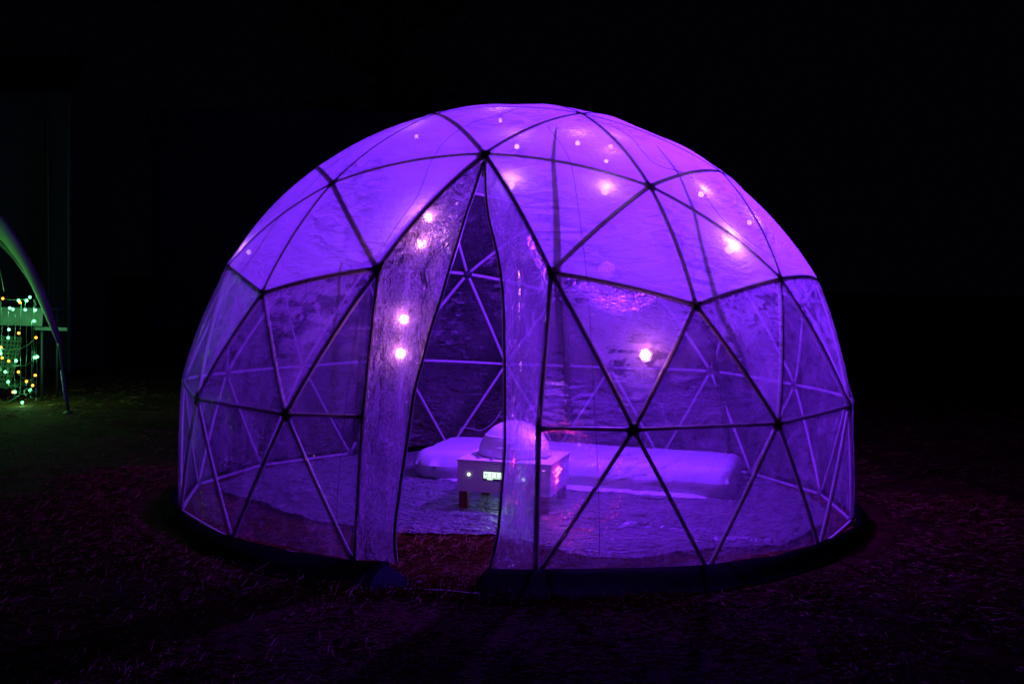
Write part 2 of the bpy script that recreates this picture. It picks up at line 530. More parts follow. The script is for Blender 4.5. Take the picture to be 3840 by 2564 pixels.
# cover panels, one crumpled film per triangle
hazy_set = {}
def panel_mat(t):
    rows = sorted(ROW[k[0]] for k in t)
    c = sum((V[k] for k in t), Vector()) / 3
    if rows[-1] <= 2: return 'frost', 'roof_panel'
    if rows[-1] == 3:
        return ('frost', 'roof_panel') if c.y < .55 else ('back', 'wall_panel')
    if c.y > .35: return 'back', 'wall_panel'
    if rows == [3, 3, 4]: return 'hazy', 'wall_panel'
    if rows == [3, 4, 4]: return 'mid', 'wall_panel'
    if rows == [4, 4, 5]: return 'thin', 'wall_panel'
    return 'thin', 'wall_panel'

OFF = .0130
def panel_mesh(t, N, crumple):
    A, B, C_ = (V[k] for k in t)
    sab, sbc, sca = bulge(t[0], t[1]), bulge(t[1], t[2]), bulge(t[2], t[0])
    idx, vs = {}, []
    for i in range(N + 1):
        for j in range(N + 1 - i):
            a, b = i / N, j / N
            c = 1 - a - b
            p = A * a + B * b + C_ * c + sab * 4 * a * b + sbc * 4 * b * c + sca * 4 * c * a
            n = (p - CEN).normalized()
            inn = 27 * a * b * c
            edge = min(1.0, 9 * min(a, b, c))
            w_ = noise.noise(p * 5.5) * .6 + noise.noise(p * 13 + Vector((7, 1, 3))) * .35
            tang = noise.noise(Vector((p.x * 9, p.y * 9, p.z * 22))) * .25
            p = p + n * (OFF - .012 * inn + crumple * edge * (w_ + tang))
            if rows5(t) and p.z < .10:
                p.z = max(p.z, .05)
            idx[i, j] = len(vs)
            vs.append(p)
    fs = []
    for i in range(N):
        for j in range(N - i):
            f = (idx[i, j], idx[i + 1, j], idx[i, j + 1])
            fs.append(f)
            if i + j < N - 1:
                fs.append((idx[i + 1, j], idx[i + 1, j + 1], idx[i, j + 1]))
    if (B - A).cross(C_ - A).dot((A + B + C_) / 3 - CEN) > 0:
        pass
    else:
        fs = [f[::-1] for f in fs]
    m = MB()
    m.add(vs, fs)
    return m
def rows5(t):
    return max(ROW[k[0]] for k in t) == 5
for t in tris:
    mk, nm = panel_mat(t)
    cr = .0045 if mk == 'frost' else .011
    panel_mesh(t, 20, cr).build(nm, M[mk], dome)

# welded seams that run over the cover
for path in ([(.142, -.822, 1.937), (.239, -1.057, 1.781), (.271, -1.186, 1.672), (.303, -1.374, 1.472), (.335, -1.526, 1.249), (.35, -1.6, 1.107), (.37, -1.698, .848), (.382, -1.739, .678), (.4, -1.765, .456), (.411, -1.766, .248), (.415, -1.76, .12)],
             [(-.006, -.568, 2.049), (-.258, -.829, 1.919), (-.364, -1.049, 1.761), (-.404, -1.25, 1.577), (-.489, -1.364, 1.418), (-.557, -1.449, 1.266), (-.60, -1.55, 1.07), (-.62, -1.63, .85), (-.64, -1.66, .6), (-.66, -1.66, .35), (-.67, -1.63, .12)],
             [(.23, -.554, 2.038), (.506, -.676, 1.932), (.642, -.898, 1.766), (.809, -.843, 1.714), (.883, -.932, 1.608), (.959, -.989, 1.506), (1.083, -.97, 1.411), (1.218, -.887, 1.337)]):
    pts = []
    for p in smooth_path(path, 60):
        d = (p - CEN).normalized()
        pts.append(CEN + d * (p - CEN).length + d * (-.006 + .003 * noise.noise(p * 9)) )
    MB().tube(pts, .0011, 5).build('seam', M['seam'], dome)

# black webbing straps hanging inside from the upper hubs
for path, wd in (([(.19, -.80, 1.91), (.195, -.98, 1.76), (.225, -1.27, 1.455), (.243, -1.41, 1.212), (.259, -1.50, .922), (.281, -1.52, .587)], .027),
                 ([(.66, -.62, 1.83), (.742, -.86, 1.60), (.79, -1.06, 1.345), (.828, -1.15, 1.129), (.888, -1.13, .996), (.945, -1.16, .733), (.999, -1.16, .458)], .026),
                 ([(-.59, -1.24, 1.262), (-.612, -1.357, 1.079), (-.612, -1.44, .805), (-.618, -1.47, .607), (-.625, -1.47, .50)], .028),
                 ([(-.72, -.48, 1.84), (-.95, -.72, 1.60), (-1.15, -.86, 1.25), (-1.24, -.90, 1.02)], .014)):
    pts = smooth_path(path, 24)
    MB().ribbon(pts, (1, .15, 0), wd, .006, .005).build('strap', M['strap'], dome)

# door flaps: film hanging from the arch tubes and posts, pulled back from the zip
inL = [(-.138, -1.115, 1.719), (-.165, -1.22, 1.584), (-.2, -1.344, 1.425), (-.232, -1.463, 1.273), (-.272, -1.512, 1.108), (-.309, -1.532, .98), (-.34, -1.555, .836), (-.363, -1.573, .728), (-.378, -1.597, .585), (-.394, -1.622, .444), (-.408, -1.643, .32), (-.419, -1.665, .198), (-.414, -1.70, .12), (-.398, -1.75, .055)]
inR = [(-.124, -1.116, 1.719), (-.109, -1.226, 1.585), (-.086, -1.324, 1.466), (-.051, -1.421, 1.351), (-.022, -1.513, 1.241), (-.003, -1.545, 1.097), (.007, -1.579, .919), (.014, -1.607, .778), (.019, -1.633, .637), (.022, -1.66, .498), (.015, -1.688, .343), (.006, -1.716, .188), (-.008, -1.74, .11), (-.02, -1.785, .055)]
outL = arc(('tc', 0), ('p1', 0), 12)[1:] + arc(('p1', 0), ML, 8)[1:] + arc(ML, ('er', 0), 8)[1:]
outR = arc(('tc', 0), ('p2', 0), 12)[1:] + arc(('p2', 0), MR, 8)[1:] + arc(MR, ('el', 1), 8)[1:]
def at_z(path, z):
    for a, b in zip(path, path[1:]):
        if a.z >= z >= b.z:
            return a.lerp(b, (a.z - z) / max(1e-6, a.z - b.z))
    return path[0].copy() if z > path[0].z else path[-1].copy()
def flap(inner, outer, mat, seed, amp):
    ip = smooth_path(inner, 110)
    NU = 26
    vs, fs = [], []
    for r_, p in enumerate(ip):
        q = at_z([Vector(x) for x in outer], p.z)
        q = q + Vector((0, -1, 0)) * .012
        for k in range(NU + 1):
            u = k / NU
            x = q.lerp(p, u)
            wdt = (q - p).length
            ph = u * wdt * 38 + seed
            fold = sin(ph + 1.3 * noise.noise(Vector((seed, p.z * 1.5, 0)))) * amp * min(1, u * 4) * min(1, wdt * 4)
            fold += noise.noise(Vector((x.x * 22, seed, x.z * 4))) * amp * .9 * min(1, u * 5)
            fold += noise.noise(Vector((x.x * 9, seed + 5, x.z * 9))) * amp * .7 * min(1, u * 5)
            x = x + Vector((0, -1, 0)) * fold
            vs.append(x)
    W = NU + 1
    for r_ in range(len(ip) - 1):
        for k in range(NU):
            fs.append((r_ * W + k, r_ * W + k + 1, (r_ + 1) * W + k + 1, (r_ + 1) * W + k))
    m = MB(); m.add(vs, fs)
    o = m.build('door_flap', mat, dome)
    edge = [Vector(vs[r_ * W + NU]) for r_ in range(len(ip))]
    MB().ribbon(edge, (1, 0, 0), .010, .003).build('zip', M['zip'], o)
    MB().tube([e + Vector((.0075 if seed < 5 else -.0075, -.003, 0)) for e in edge], .0018, 5).build('zip_teeth', M['zip_edge'], o)
    return o
fl = flap(inL, outL, M['flap'], 1.0, .010)
fl['label'] = 'left door flap, scuffed film drawn towards its post'
fr = flap(inR, outR, M['flap2'], 9.0, .013)
fr['label'] = 'right door flap, clear film with long upright creases'
MB().tube([(-.131, -1.118, 1.725), (-.131, -1.128, 1.66)], .008, 8).build('zip_pull', M['hub'], dome)

# black skirt lying outward on the ground
def skirt(a0, a1, name, tipmat=False):
    n = int((a1 - a0) / radians(1.2))
    vs, fs = [], []
    K = 7
    for i in range(n + 1):
        a = a0 + (a1 - a0) * i / n
        nz = noise.noise(Vector((cos(a) * 3, sin(a) * 3, 1.7)))
        nz2 = noise.noise(Vector((cos(a) * 11, sin(a) * 11, 4.7)))
        rt = 1.815 + .015 * max(0, -sin(a)) + .006 * nz2
        zt = .060 + .014 * nz + .008 * nz2
        ro = 1.838 + (.26 if cos(a) < .1 else .22) * (max(0, -sin(a) - .5) * 2) ** 1.3 + .022 * nz + .014 * nz2 + (.08 if sin(a) > .3 else 0)
        for k in range(K):
            u = k / (K - 1)
            r_ = rt + (ro - rt) * (u ** 1.15) + .02 * sin(u * pi)
            z = zt * (1 - u) ** 1.25 + .006 + .012 * sin(u * pi * 2 + nz * 4) * u * (1 - u) * 3
            r_ += .012 * noise.noise(Vector((cos(a) * 16, sin(a) * 16, u * 2)))
            vs.append((r_ * cos(a), r_ * sin(a), z))
    for i in range(n):
        for k in range(K - 1):
            fs.append((i * K + k, (i + 1) * K + k, (i + 1) * K + k + 1, i * K + k + 1))
    # inner face down to the tubes
    b = len(vs)
    for i in range(n + 1):
        x, y, z = vs[i * K]
        vs.append((x * .985, y * .985, .004))
    for i in range(n):
        fs.append((i * K, b + i, b + i + 1, (i + 1) * K))
    m = MB(); m.add(vs, fs)
    return m.build(name, M['skirt'], dome)
aR = atan2(-1.77, -.03)
aL = atan2(-1.74, -.42)
skirt(aR, aL + 2 * pi, 'skirt')
# turned tip of the skirt at the left jamb
tp = MB()
tp.add([(-.44, -1.785, .062), (-.405, -1.81, .055), (-.31, -1.90, .014), (-.33, -1.96, .010), (-.47, -2.03, .008), (-.46, -1.90, .042)], [(0, 1, 5), (1, 2, 3), (1, 3, 5), (5, 3, 4)])
tp.build('skirt_tip', M['skirt_under'], dome)
tp = MB()
tp.add([(-.03, -1.80, .060), (.02, -1.81, .062), (.06, -2.07, .008), (-.065, -2.0, .008), (-.06, -1.88, .04)], [(0, 4, 1), (4, 3, 2), (4, 2, 1)])
tp.build('skirt_tip', M['skirt'], dome)
MB().tube(smooth_path([(-.46, -1.965, .014), (-.30, -1.975, .012), (-.16, -1.995, .016), (.02, -2.03, .012)], 16), .0045, 6).build('threshold_rod', M['pvc_pipe'], dome)
for p in ((-.292, -1.878, .014), (-.055, -2.005, .014)):
    MB().sphere(p, (.018, .008, .007), 10, 6).build('ground_peg', M['sheet'], dome)

# ---------------------------------------------------------------- tarp on the floor
bp = [(-1.308, -.396), (-.915, -.809), (-.70, -.95), (-.51, -1.012), (-.28, -1.02), (-.049, -1.001), (.233, -1.222), (.411, -1.403), (.65, -1.32), (.948, -1.112), (1.25, -1.02), (1.50, -.62)]
bang = [atan2(y, x) for x, y in bp]
brad = [sqrt(x * x + y * y) for x, y in bp]
full_a = np.array(bang + [bang[-1] + .25, bang[0] + 2 * pi - .25, bang[0] + 2 * pi])
full_r = np.array(brad + [1.66, 1.66, brad[0]])
o_ = np.argsort(full_a); full_a, full_r = full_a[o_], full_r[o_]
def rb(a):
    while a < full_a[0]: a += 2 * pi
    while a > full_a[0] + 2 * pi: a -= 2 * pi
    return float(np.interp(a, full_a, full_r))
tm = MB()
NA, NR = 420, 120
vs = [(0, 0, .016)]
for i in range(NR):
    for k in range(NA):
        a = full_a[0] + 2 * pi * k / NA
        rr = rb(a) + .012 * noise.noise(Vector((cos(a) * 8, sin(a) * 8, 0)))
        r_ = rr * ((i + 1) / NR) ** .8
        x, y = r_ * cos(a), r_ * sin(a)
        v = Vector((x, y, 0))
        z = .020 + .012 * noise.noise(v * 3) + .009 * noise.noise(v * 8) + .011 * abs(noise.noise(v * 11 + Vector((noise.noise(v * 5), 0, 3)))) + .007 * abs(noise.noise(v * 24))
        # long folds in the right half
        for (cx_, cy_, dx, dy, am) in ((.7, -.75, 1, -.12, .022), (.35, -.55, 1, -.45, .018), (1.15, -.95, 1, .1, .02), (-.6, -.5, 1, .9, .012)):
            L = sqrt(dx * dx + dy * dy)
            s1 = ((x - cx_) * dx + (y - cy_) * dy) / L
            s2 = (-(x - cx_) * dy + (y - cy_) * dx) / L + .03 * noise.noise(v * 4)
            z += am * math.exp(-(s2 / .018) ** 2) * math.exp(-(s1 / .35) ** 2)
        if i > NR - 9:
            z += .012 * max(0, noise.noise(Vector((cos(a) * 6, sin(a) * 6, 3)))) * (i - NR + 9) / 8
        vs.append((x, y, max(.007, z)))
fs = [(0, 1 + k, 1 + (k + 1) % NA) for k in range(NA)]
for i in range(NR - 1):
    for k in range(NA):
        a, b = 1 + i * NA + k, 1 + i * NA + (k + 1) % NA
        fs.append((a, a + NA, b + NA, b))
tm.add(vs, fs)
tag(tm.build('tarp', M['tarp']), 'crumpled silvery tarp spread over the ground inside the dome', 'tarp')

# ---------------------------------------------------------------- air mattress behind the box
mt = empty('mattress', (.355, .625, .017), 'white sheeted mattress lying across the dome floor behind the box', 'mattress')
mt.rotation_euler = (0, 0, radians(-12))
LX, LY, HH = .945, .375, .172
def mattress_mesh():
    NX, NY = 90, 50
    bm = MB()
    def pt(u, v, top):
        # rounded super-ellipse plan
        x = LX * (1 if u > 0 else -1) * abs(u) ** .92
        y = LY * (1 if v > 0 else -1) * abs(v) ** .92
        cx = max(0, abs(x) - (LX - .09)); cyy = max(0, abs(y) - (LY - .09))
        d = sqrt(cx * cx + cyy * cyy)
        if d > .09:
            k = .09 / d
            x = (LX - .09 + cx * k) * (1 if x > 0 else -1)
            y = (LY - .09 + cyy * k) * (1 if y > 0 else -1)
        e = max(0.0, max(abs(x) - (LX - .065), abs(y) - (LY - .065), min(.065, d - .025)))
        e = min(1.0, e / .065)
        prof = sqrt(max(0, 1 - e * e))
        n1 = noise.noise(Vector((x * 4, y * 4, 2)))
        n2 = noise.noise(Vector((x * 3 + y * 9, y * 14, 5)))
        if top:
            z = HH * .52 + HH * .48 * prof + .006 * n1 * prof
            z += .010 * n2 * (1 - prof * .6) + .004 * noise.noise(Vector((x * 11 + y * 5, y * 7, 1)))
        else:
            z = HH * .50 - HH * .49 * prof
            z += .004 * n2
        y += .010 * noise.noise(Vector((x * 9, z * 26 + x * 6, 4))) * (1 if e > .4 else 0)
        x += .008 * noise.noise(Vector((y * 9, z * 26 + y * 6, 4))) * (1 if e > .4 else 0)
        return (x, y, z)
    for top in (1, 0):
        vs = [pt(-1 + 2 * i / NX, -1 + 2 * j / NY, top) for i in range(NX + 1) for j in range(NY + 1)]
        fs = []
        for i in range(NX):
            for j in range(NY):
                f = (i * (NY + 1) + j, (i + 1) * (NY + 1) + j, (i + 1) * (NY + 1) + j + 1, i * (NY + 1) + j + 1)
                fs.append(f if top else f[::-1])
        bm.add(vs, fs)
    # the side wall between the two shells
    ring = []
    NYp = NY + 1
    for i in range(NX + 1): ring.append(i * NYp)
    for j in range(1, NY + 1): ring.append(NX * NYp + j)
    for i in range(NX - 1, -1, -1): ring.append(i * NYp + NY)
    for j in range(NY - 1, 0, -1): ring.append(j)
    o = (NX + 1) * NYp
    for a, b in zip(ring, ring[1:] + ring[:1]):
        bm.f.append((a, a + o, b + o, b))
    return bm
mm = mattress_mesh().mesh('mattress_body', M['sheet'])
ob = link('mattress_body', mm, mt, Matrix.Identity(4))
# loose sheet hem along the front
hem = MB()
vs, fs = [], []
for i in range(61):
    x = -.80 + 1.66 * i / 60
    a_ = noise.noise(Vector((x * 5, 0, 0)))
    b_ = noise.noise(Vector((x * 13, 3, 0)))
    for k in range(5):
        u = k / 4
        fade = min(1, (i + .5) / 8, (60.5 - i) / 8)
        vs.append((x, -LY + .030 - (.050 * u * (1 + .6 * a_) + .010 * b_ * u) * fade, .030 * (1 - u) ** 1.2 * fade + .004 + .006 * (b_ + .5) * u * fade))
for i in range(60):
    for k in range(4):
        fs.append((i * 5 + k, i * 5 + 5 + k, i * 5 + 6 + k, i * 5 + 1 + k))
hem.add(vs, fs)
link('sheet_hem', hem.mesh('sheet_hem', M['sheet']), mt, Matrix.Identity(4))

# ---------------------------------------------------------------- control box on legs
bx = empty('control_box', (.002, -.225, .012), 'low white box on red brown legs with a lit display, before the mattress', 'control box')
bx.rotation_euler = (0, 0, radians(-11.5))
I4 = Matrix.Identity(4)
BW, BD, B0, B1 = .492, .47, .100, .266
link('body', MB().box((0, 0, (B0 + B1 - .012) / 2), (BW, BD, B1 - .012 - B0), None, .003).mesh('body', M['box'], False), bx, I4)
link('lid', MB().box((0, 0, B1 - .006), (BW + .006, BD + .006, .012), None, .0025).mesh('lid', M['box'], False), bx, I4)
for sx in (-1, 1):
    for sy in (-1, 1):
        link('leg', MB().box((sx * (BW / 2 - .033), sy * (BD / 2 - .024), B0 / 2), (.046, .034, B0), None, .002).mesh('leg', M['leg'], False), bx, I4)
FY = -BD / 2
link('display_bezel', MB().box((-.055, FY - .002, .190), (.105, .006, .046), None, .001).mesh('display_bezel', M['bezel'], False), bx, I4)
scr = link('display', MB().box((-.055, FY - .006, .193), (.096, .004, .034)).mesh('display', M['screen'], False), bx, I4)
gy = MB()
for (x, z, a, b) in ((-.083, .196, .002, .020), (-.059, .196, .0025, .022), (-.034, .196, .0025, .022), (-.055, .181, .09, .002)):
    gy.box((x, FY - .0085, z), (a, .001, b))
gy.add([(-.097, FY - .0092, .199), (-.090, FY - .0092, .190), (-.089, FY - .0092, .201)], [(0, 1, 2)])
link('display_marks', gy.mesh('display_marks', M['glyph'], False), bx, I4)
link('status_bar', MB().box((-.070, FY - .006, .172), (.028, .003, .005)).mesh('status_bar', M['screen'], False), bx, I4)
for x, z in ((-.183, .190), (.105, .181)):
    mw = Matrix.Translation((x, FY - .001, z)) @ Matrix.Rotation(radians(90), 4, 'X')
    k = link('knob', MB().lathe([(0, .004), (.0035, .004), (.0035, .002)], 14).mesh('knob', M['glyph']), bx, mw)
    link('lit_ring', MB().lathe([(.0035, .001), (.004, .005), (.0075, .005), (.0085, .001)], 18).mesh('lit_ring', M['screen_ring']), k, I4)
for y, z in ((-.085, .222), (-.08, .195), (-.09, .160)):
    l = bpy.data.lights.new('red_led_light', 'POINT')
    l.color = (1.0, .03, .12); l.energy = .07; l.shadow_soft_size = .006
    q = bpy.data.objects.new('red_led_light', l); COL.objects.link(q); q.parent = bx
    q.location = (BW / 2 + .022, y, z)
for (y, z) in ((-.10, .226), (-.085, .229), (-.070, .232), (-.108, .196), (-.092, .199), (-.076, .203), (-.060, .206), (-.098, .163), (-.082, .167), (-.03, .215)):
    link('red_led', MB().sphere((BW / 2 + .004, -.06 + (y + .07) * 1.5, z - .006), .0050, 10, 6).mesh('red_led', M['red_led']), bx, I4)
nutm = MB().lathe([(.006, B1 + .001), (.007, B1 + .009), (.013, B1 + .009), (.0135, B1)], 8).mesh('top_knob', M['nut'])
for x, y in ((-.17, -.12), (-.15, -.17), (-.07, -.205), (-.19, .0), (.17, .02), (.18, -.07), (.06, -.205), (-.17, .09)):
    link('top_knob', nutm, bx, Matrix.Translation((x, y, 0)))
gl = link('green_led', MB().sphere((-.06, .02, B0 - .012), .009, 10, 6).mesh('green_led', emit('under_box_led', (.45, 1.0, .40), 60)), bx, I4)

# cloth covered half globe standing on the box
gx = empty('half_globe', (-.002, -.205, .2745), 'white banded cloth half globe standing on top of the box', 'half globe')
gx.rotation_euler = (0, 0, radians(-11.5))
prof = []
NB = 5
RG, HG = .193, .186
for b in range(NB):
    t0, t1 = b / NB, (b + 1) / NB
    for j in range(6):
        t = t0 + (t1 - t0) * j / 5
        a = t * pi / 2
        r_, z = RG * cos(a), HG * sin(a)
        ch = 1 - .004 * sin(pi * j / 5)      # cloth stretched flat between the hoops
        prof.append((max(.0005, r_ * ch), z))
m = MB(); m.lathe(prof, 56)
m.v = [(x * (1 + .006 * noise.noise(Vector((x * 30, y * 30, z * 60)))), y, z) for x, y, z in m.v]
link('cloth_cover', m.mesh('cloth_cover', M['ball']), gx, I4)
for b in range(1, NB):
    a = b / NB * pi / 2
    pts = [(RG * cos(a) * 1.002 * cos(q), RG * cos(a) * 1.002 * sin(q), HG * sin(a)) for q in np.linspace(0, 2 * pi, 49)]
    link('hoop_seam', MB().tube(pts, .0010, 5, False).mesh('hoop_seam', M['ball']), gx, I4)
link('base_ring', MB().lathe([(RG + .002, 0), (RG + .004, .006), (RG, .010)], 48).mesh('base_ring', M['nut']), gx, I4)

# thin cable from the back tubes down behind the mattress
tag(MB().tube(smooth_path([(-.468, 1.5, .02), (-.462, 1.5, .10), (-.445, 1.5, .192), (-.375, 1.5, .191), (-.312, 1.5, .18), (-.249, 1.5, .217), (-.206, 1.5, .263), (-.178, 1.5, .315)], 40), .0032, 6).build('cable', M['wire']),
    'thin pale cable looping up behind the mattress at the back tubes', 'cable')

# ---------------------------------------------------------------- lamps inside the dome
lp = empty('hanging_lamp', (.46, -.14, 1.27), 'small violet lamp hung on a cord under the dome crown', 'lamp')
MB().sphere((.46, -.14, 1.27), .045, 20, 12).build('bulb', M['lamp'], lp)
MB().lathe([(0, 1.345), (.02, 1.342), (.024, 1.31), (.020, 1.307)], 16, Matrix.Translation((.46, -.14, 0))).build('lamp_cap', M['lamp_cap'], lp)
MB().tube([(.46, -.14, 1.34), (.44, -.13, 1.7), (.30, -.10, 2.07)], .004, 6).build('cord', M['strap'], lp)
ld = bpy.data.lights.new('lamp_light', 'POINT')
ld.color = VIOLET; ld.energy = 218; ld.shadow_soft_size = .045
lo = bpy.data.objects.new('lamp_light', ld); COL.objects.link(lo); lo.parent = lp
lo.location = (0, 0, -.0)

# pink bulbs hung just under the film
def pink_bulb(loc, r, watt, label, group='pink bulbs hung under the dome film'):
    bm = MB().sphere((0, 0, 0), r, 20, 14)
    e = link('pink_bulb', bm.mesh('pink_bulb', M['pink']))
    e.location = loc
    tag(e, label, 'bulb', group)
    l = bpy.data.lights.new('bulb_light', 'POINT')
    l.color = PINK; l.energy = watt; l.shadow_soft_size = r
    q = bpy.data.objects.new('bulb_light', l); COL.objects.link(q); q.parent = e
    return e
def inward(p, d):
    p = Vector(p); return p + (CEN - p).normalized() * d
BULBS = [
    ((-.353, -1.245, 1.463), .018, .26, 'pink bulb behind the left door flap, topmost of its four'),
    ((-.368, -1.335, 1.346), .020, .30, 'pink bulb behind the left door flap, second from the top'),
    ((-.424, -1.455, 1.027), .018, .26, 'pink bulb behind the left door flap, third from the top'),
    ((-.432, -1.485, .885), .020, .30, 'pink bulb behind the left door flap, lowest of its four'),
    ((.586, -1.530, .905), .019, .42, 'pink bulb behind the clear panel right of the door'),
    ((.411, -1.156, 1.601), .015, .055, 'pink bulb under the roof film right above the door'),
    ((-.001, -1.205, 1.617), .015, .075, 'pink bulb beside the arch tube just right of the door peak'),
    ((-1.32, -.652, 1.308), .013, .025, 'lone pink bulb low at the left edge of the roof film'),
    ((.870, -.828, 1.625), .014, .05, 'pink bulb under the upper right roof film'),
    ((.970, -.999, 1.417), .018, .09, 'pink bulb at the right of the roof, upper one of a close pair'),
    ((.982, -1.045, 1.363), .020, .12, 'pink bulb at the right of the roof, lower one of a close pair'),
    ((1.116, -.705, 1.504), .012, .03, 'pink bulb near the right rim of the roof film'),
    ((.287, -.800, 1.853), .011, 0.049, 'faint pink bulb near the crown, left one of two side by side'),
    ((.444, -.733, 1.849), .010, 0.042, 'faint pink bulb near the crown, right one of two side by side'),
    ((.420, -.901, 1.762), .009, 0.035, 'faint pink bulb below the two near the crown'),
    ((.005, -.904, 1.820), .011, 0.052, 'faint pink bulb above right of the door peak'),
    ((-.10, -.513, 1.993), .010, 0.042, 'faint pink bulb at the very top of the roof film'),
    ((-.509, -.571, 1.897), .010, 0.042, 'faint pink bulb in the upper left roof film'),
]
flap_v = [v.co.copy() for o_ in (fl, fr) for v in o_.data.vertices]
for p, r, wt, lb in BULBS:
    if 'door flap' in lb:       # hangs touching the back of the flap
        q = min(flap_v, key=lambda v: (v.x - p[0]) ** 2 + (v.z - p[2]) ** 2)
        p = (p[0], q.y + r + .014, p[2])
    pink_bulb(p, r, wt, lb)
pink_bulb((.126, -.35, .443), .010, .75, 'added pink bulb above the box, gives the half globe its glare')  # unseen bulb added to put a pink glare on the globe
link('stalk', MB().tube([(.20, -.06, 0), (.21, -.12, .10), (.17, -.14, .19), (.126, -.116, .178)], .003, 6).mesh('stalk', M['nut']), bx, I4)  # made-up support for the added bulb

# wires that carry the bulbs, run along inside the tubes
tag(MB().tube([inward(p, .02) for p in smooth_path([(-.353, -1.255, 1.49), (-.368, -1.340, 1.375), (-.40, -1.44, 1.2), (-.421, -1.490, 1.055), (-.428, -1.530, .915)], 30)], .0015, 5).build('bulb_wire', M['strap']),
    'thin dark wire joining the four bulbs behind the left door flap', 'wire')
tag(MB().tube([inward(p, .05) for p in smooth_path([(-1.32, -.652, 1.33), (-.95, -.62, 1.66), (-.509, -.571, 1.92), (-.10, -.513, 2.01), (.287, -.800, 1.875), (.444, -.733, 1.87), (.870, -.828, 1.645), (1.116, -.705, 1.52)], 60)], .0015, 5).build('bulb_wire', M['strap']),
    'thin dark wire carrying the bulbs along under the roof film', 'wire')

# ---------------------------------------------------------------- left: shelter leg, marquee wall, table, fairy lights
Y0 = 3.2
sl = empty('shelter', (-3.895, Y0, 0), 'arched shelter with a pale green lit fabric leg on a black pole, left edge', 'shelter')
outer = [(-5.05, 1.95), (-4.75, 1.86), (-4.487, 1.649), (-4.357, 1.479), (-4.225, 1.261), (-4.094, .986), (-3.957, .587)]
innr = [(-5.05, 1.78), (-4.75, 1.66), (-4.486, 1.448), (-4.385, 1.335), (-4.27, 1.18), (-4.145, .93), (-3.982, .587)]
op_, ip_ = smooth_path([(x, Y0, z) for x, z in outer], 40), smooth_path([(x, Y0, z) for x, z in innr], 40)
m = MB(); vs = []; fs = []
for a, b in zip(op_, ip_):
    for k in range(9):
        u = k / 8
        p = a.lerp(b, u); p.y = Y0 - .045 * sin(pi * u) - .02
        vs.append(p)
    for k in range(9):
        u = 1 - k / 8
        p = a.lerp(b, u); p.y = Y0 + .02
        vs.append(p)
W = 18
for i in range(40):
    for k in range(W):
        fs.append((i * W + k, i * W + (k + 1) % W, (i + 1) * W + (k + 1) % W, (i + 1) * W + k))
m.add(vs, fs); m.build('fabric_sleeve', M['canopy'], sl)
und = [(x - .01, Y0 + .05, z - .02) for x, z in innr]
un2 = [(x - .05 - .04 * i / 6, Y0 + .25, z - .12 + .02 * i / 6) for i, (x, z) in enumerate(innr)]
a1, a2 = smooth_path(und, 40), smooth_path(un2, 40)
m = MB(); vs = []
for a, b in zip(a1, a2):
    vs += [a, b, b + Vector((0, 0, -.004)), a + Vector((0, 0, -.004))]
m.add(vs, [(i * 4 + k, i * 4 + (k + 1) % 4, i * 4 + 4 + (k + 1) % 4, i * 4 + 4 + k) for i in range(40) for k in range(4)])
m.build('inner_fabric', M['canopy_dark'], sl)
MB().tube(smooth_path([(-3.98, Y0, .62), (-3.965, Y0, .50), (-3.935, Y0, .26), (-3.897, Y0, .01)], 12), .014, 8).build('pole', M['pole'], sl)
MB().lathe([(0, .02), (.03, .018), (.045, .004), (.045, 0)], 14, Matrix.Translation((-3.895, Y0, 0))).build('foot', M['pole'], sl)
MB().tube([(-3.96, Y0 - .016, .36), (-3.925, Y0 - .016, .11)], .0035, 5).build('guy_strap', M['zip_edge'], sl)

mq = empty('marquee', (-7, 7, 0), 'tall dark green marquee wall standing behind the fairy lights', 'marquee')
m = MB(); vs = []
NX, NZ = 60, 14
for i in range(NX + 1):
    x = -9.4 + 3.86 * i / NX
    for j in range(NZ + 1):
        z = 3.24 * j / NZ + (.05 if j == 0 else 0)
        vs.append((x, 7 + .05 * sin(x * 9 + .4 * sin(z * 2)) + .03 * noise.noise(Vector((x * 3, 0, z))), z))
m.add(vs, [(i * (NZ + 1) + j, (i + 1) * (NZ + 1) + j, (i + 1) * (NZ + 1) + j + 1, i * (NZ + 1) + j + 1) for i in range(NX) for j in range(NZ)])
m.build('side_wall', M['marquee'], mq)
MB().box((-5.53, 7.5, 1.62), (.02, 1.1, 3.22)).build('end_wall', M['marquee'], mq, False)
MB().tube([(-5.535, 6.97, .02), (-5.545, 6.97, 3.25)], .025, 8).build('corner_pole', M['marquee_edge'], mq)
MB().tube([(-5.76, 6.93, .9), (-5.78, 6.93, 3.2)], .008, 6).build('rope', M['marquee_edge'], mq)
m = MB()
m.add([(-9.4, 6.96, 3.22), (-5.50, 6.96, 3.22), (-5.9, 8.4, 3.9), (-9.4, 8.4, 3.9), (-9.4, 6.95, 3.12), (-5.50, 6.95, 3.12)], [(0, 1, 2, 3), (4, 5, 1, 0)])
m.build('roof', M['marquee'], mq, False)

